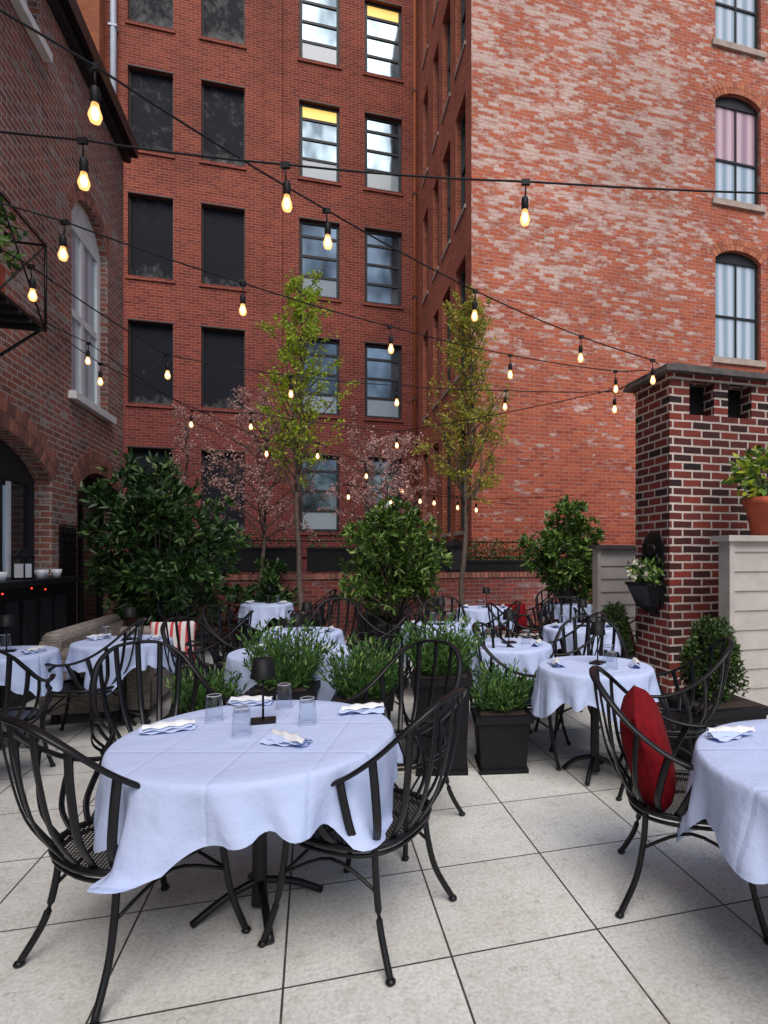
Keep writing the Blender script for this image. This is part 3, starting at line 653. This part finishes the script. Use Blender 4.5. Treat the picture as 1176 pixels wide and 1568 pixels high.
def boxwood(u,d,w,h,rad,hh,seed,nm='potted_boxwood'):
    rg=np.random.default_rng(seed); b=MB(); planter(b,w,h); n=5200
    v=rg.normal(size=(n,3)); v/=np.linalg.norm(v,axis=1,keepdims=True)
    lump=1+.12*np.sin(v[:,0]*6+v[:,2]*5)+.10*np.sin(v[:,1]*8+3*v[:,2]); rr=(rg.uniform(.45,1,n)**.5)*lump
    C=v*rr[:,None]*np.array([rad,rad,hh/2]); C[:,2]+=h+hh/2-.02
    C[:,0]*=1-.35*np.clip((C[:,2]-h)/hh,0,1);C[:,1]*=1-.35*np.clip((C[:,2]-h)/hh,0,1)
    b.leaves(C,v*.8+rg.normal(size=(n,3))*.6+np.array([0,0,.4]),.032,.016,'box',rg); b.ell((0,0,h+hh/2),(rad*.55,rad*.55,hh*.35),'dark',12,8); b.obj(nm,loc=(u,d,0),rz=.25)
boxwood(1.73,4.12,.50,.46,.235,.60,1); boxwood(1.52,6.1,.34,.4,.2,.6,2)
def tree(u,d,H,h0,width,seed,k,nleaf,lsz,nbr=26,trunk=.045,up=1.0,nm='young_tree',tw=6):
    rg=np.random.default_rng(seed); b=MB(); planter(b,.55,.5)
    T=[np.array([0,0,.1])]
    for i in range(1,13): T.append(np.array([T[-1][0]+rg.normal()*.03,T[-1][1]+rg.normal()*.03,.1+(H-.1)*i/12]))
    b.tube(cr(T,3),[trunk*(1-.92*i/36) for i in range(37)],'bark',7)
    C=[];D=[]
    for i in range(nbr):
        f=(i+rg.uniform())/nbr; z=h0+(H-h0)*f*.93; idx=min(11,int((z-.1)/(H-.1)*12)); tt=(z-.1)/(H-.1)*12-idx
        p=T[idx]*(1-tt)+T[idx+1]*tt; a=i*2.4+rg.normal()*.3; L=width*(1.12-.75*f)*rg.uniform(.6,1.2)
        dr=np.array([math.cos(a),math.sin(a),up*rg.uniform(.7,1.3)]); dr/=np.linalg.norm(dr)
        pts=[p]; seg=6
        for s_ in range(seg): dr=dr+np.array([0,0,.10*up])+rg.normal(size=3)*.10; dr/=np.linalg.norm(dr); pts.append(pts[-1]+dr*L*1.25/seg)
        r0=trunk*.38*(1-.5*f); b.tube(pts,[r0*(1-.8*q/seg) for q in range(seg+1)],'bark',5)
        for q in range(tw):
            j=1+q*(seg-1)//tw; base=pts[j]+(pts[j+1]-pts[j])*rg.uniform() if j<seg else pts[seg]
            td=(pts[min(j+1,seg)]-pts[j-1]); td/=np.linalg.norm(td); td=td+rg.normal(size=3)*.65; td/=np.linalg.norm(td); tl=L*rg.uniform(.25,.5)
            tp=[base,base+td*tl*.5+rg.normal(size=3)*.02,base+td*tl+np.array([0,0,.03])]; b.tube(tp,[.006,.004,.002],'bark',4)
            m_=rg.poisson(nleaf*rg.choice([.4,1.0,1.6]))
            for e in range(m_):
                s_=rg.uniform(.15,1.05); C.append(base+td*tl*s_+rg.normal(size=3)*.035); D.append(td+rg.normal(size=3)*.9)
    b.leaves(C,D,lsz,lsz*.6,k,rg); return b.obj(nm,loc=(u,d,0))
tree(-2.60,8.8,5.9,2.3,.95,21,'lime',19,.058,44,trunk=.05)
tree(-.06,9.0,5.5,2.1,.92,22,'olive',25,.052,46,trunk=.05)
tree(-3.45,9.5,4.0,1.7,1.0,23,'pink',30,.040,34,nm='cherry_tree',up=.6)
tree(-1.55,9.6,3.5,1.7,1.0,24,'pink',28,.040,30,nm='cherry_tree',up=.5)
tree(-4.9,9.6,4.0,1.8,.6,25,'pink',12,.040,18,nm='cherry_tree',up=.8)
b=MB(); b.lathe([(0,0),(.13,0),(.18,.27),(.20,.27),(.20,.34),(.17,.34),(.16,.28),(0,.28)],(0,0,0),'terracotta',24)
n=420; v=rng.normal(size=(n,3)); v/=np.linalg.norm(v,axis=1,keepdims=True); C=v*np.array([.30,.30,.26])*rng.uniform(.3,1,n)[:,None]+np.array([0,0,.54]); b.leaves(C[:260],(v+rng.normal(size=(n,3))*.5)[:260],.09,.05,'laurel2',rng); b.leaves(C[260:],(v+rng.normal(size=(n,3))*.5)[260:],.09,.05,'lime',rng)
for i in range(6): b.tube([(0,0,.28),(R_.uniform(-.15,.15),R_.uniform(-.15,.15),.6)],.006,'bark',5)
b.obj('terracotta_pot_plant',loc=(*S(3.92,4.26),1.67))
b=MB(); z0=3.58
b.box(-3,-2.4,4.5,6.2,z0,z0+.03,'black'); b.tube([(-3,4.5,z0+.8),(-2.4,4.5,z0+.8),(-2.4,6.2,z0+.8),(-3,6.2,z0+.8)],.012,'black',6)
for i in range(9): b.box(-3,-2.4,4.5+i*.2,4.53+i*.2,z0-.03,z0,'frame')
for w in (4.5,5.35,6.2): b.tube([(-2.4,w,z0),(-2.4,w,z0+.8)],.012,'black',6); b.tube([(-2.45,w,z0),(-3,w,z0-.45)],.014,'black',6)
b.tube([(-2.4,5.35,z0),(-2.4,6.2,z0+.8)],.008,'black',6); b.tube([(-2.4,6.2,z0),(-2.4,5.35,z0+.8)],.008,'black',6)
b.box(-2.9,-2.5,4.6,5.7,z0+.04,z0+.35,'terracotta'); n=900
C=np.stack([rng.uniform(-3,-2.4,n),rng.uniform(4.5,5.85,n),z0+.35+.45*rng.uniform(0,1,n)],1); b.leaves(C,rng.normal(size=(n,3))+np.array([.3,0,.3]),.09,.05,'laurel2',rng)
b.obj('window_balcony',site=True)
# ---------------------------------------------------------------- string lights
def strand(pts,ends,sag=.02):
    b=MB(); P=[ends[0]]+pts+[ends[1]]; P=[Vector(p) for p in P]; path=[]
    for i in range(len(P)-1):
        L=(P[i+1]-P[i]).length
        for j in range(6):
            t=j/6; q=P[i].lerp(P[i+1],t); q.z-=4*sag*L*t*(1-t)*.5; path.append(q)
    path.append(P[-1]); b.tube(path,.0055,'blackmatte',5)
    for p in pts:
        x,y,z=p; tx,ty=R_.uniform(-.010,.010),R_.uniform(-.008,.008)
        b.box(x-.022,x+.022,y-.008,y+.008,z-.018,z+.010,'blackmatte')
        b.tube([(x,y,z-.01),(x+tx*.5,y+ty*.5,z-.085)],.0045,'blackmatte',5); x+=tx;y+=ty
        b.lathe([(.004,-.075),(.016,-.085),(.019,-.10),(.018,-.145),(.015,-.15)],(x,y,z),'blackmatte',10)
        b.lathe([(.013,-.148),(.016,-.165),(.0245,-.19),(.026,-.203),(.019,-.224),(.0,-.234)],(x,y,z),'bulb',12)
        b.ell((x,y,z-.190),(.014,.014,.026),'bulbcore',8,6)
    b.obj('string_lights')
strand([(-1.82,2.7,3.45),(-.917,2.85,3.437),(.29,3.0,3.45)],((-3.0,2.55,3.5),(3.2,3.35,3.6)))
strand([(-1.535,2.35,3.5),(-.833,3.33,3.5),(.04,4.35,3.5),(.985,5.1,3.44),(1.72,5.42,3.34)],((-2.6,1.1,3.6),(1.80,5.5,3.33)))
strand([(-2.37,3.36,3.45),(-1.62,4.1,3.44),(-.685,4.9,3.45),(.39,5.6,3.45),(1.53,6.06,3.44)],((-3.4,2.6,3.5),(1.75,5.75,3.35)))
strand([(-2.92,3.82,3.42),(-2.88,5.45,3.40),(-1.9,6.1,3.40),(-.81,6.4,3.39),(.41,6.63,3.40),(1.55,6.15,3.25)],((-3.3,2.7,3.6),(1.78,5.7,3.3)))
strand([(-4.05,6.1,3.75),(-3.75,7.75,3.45),(-2.95,7.75,3.42),(-1.0,7.9,3.2)],((-4.4,5.6,3.9),(1.9,5.9,3.3)))
strand([(-3.86,6.0,3.5),(-2.83,8.0,3.10),(-2.2,8.3,3.12),(-1.6,8.8,2.9),(-1.1,9.3,2.72),(-.82,9.5,2.58),(-.6,9.6,2.56),(-.22,9.8,2.5)],((-4.2,5.4,3.8),(.9,10.4,2.4)))
strand([(-1.9,9.0,2.6),(-1.3,9.4,2.55),(.1,9.7,2.45)],((-4.4,8.9,3.6),(1.9,10.5,2.6)))

# ---------------------------------------------------------------- light, world, camera
w=bpy.data.worlds.new('World'); sc.world=w; w.use_nodes=True; nt=w.node_tree
sk=nt.nodes.new('ShaderNodeTexSky'); sk.sky_type='NISHITA'; sk.sun_disc=False; sk.sun_elevation=math.radians(54); sk.sun_rotation=math.radians(165)
sk.altitude=0; sk.air_density=1.0; sk.dust_density=2.0; sk.ozone_density=1.5
bg=nt.nodes['Background']; nt.links.new(sk.outputs[0],bg.inputs[0]); bg.inputs[1].default_value=.12
l=bpy.data.lights.new('sun','SUN'); l.energy=2.65; l.angle=math.radians(45); l.color=(1,.94,.88)
lo_=bpy.data.objects.new('sun',l); sc.collection.objects.link(lo_); lo_.rotation_euler=(math.radians(36),0,math.radians(15))
cam=bpy.data.cameras.new('camera'); co=bpy.data.objects.new('camera',cam); sc.collection.objects.link(co); sc.camera=co
co.location=(0,0,1.5); co.rotation_euler=(math.radians(90),0,0)
cam.sensor_fit='HORIZONTAL'; cam.sensor_width=36; cam.lens=880/1176*36; cam.shift_x=-132/1176; cam.shift_y=66/1176; cam.clip_end=500; cam.clip_start=.05
sc.view_settings.view_transform='Standard'; sc.view_settings.look='None'; sc.view_settings.exposure=0
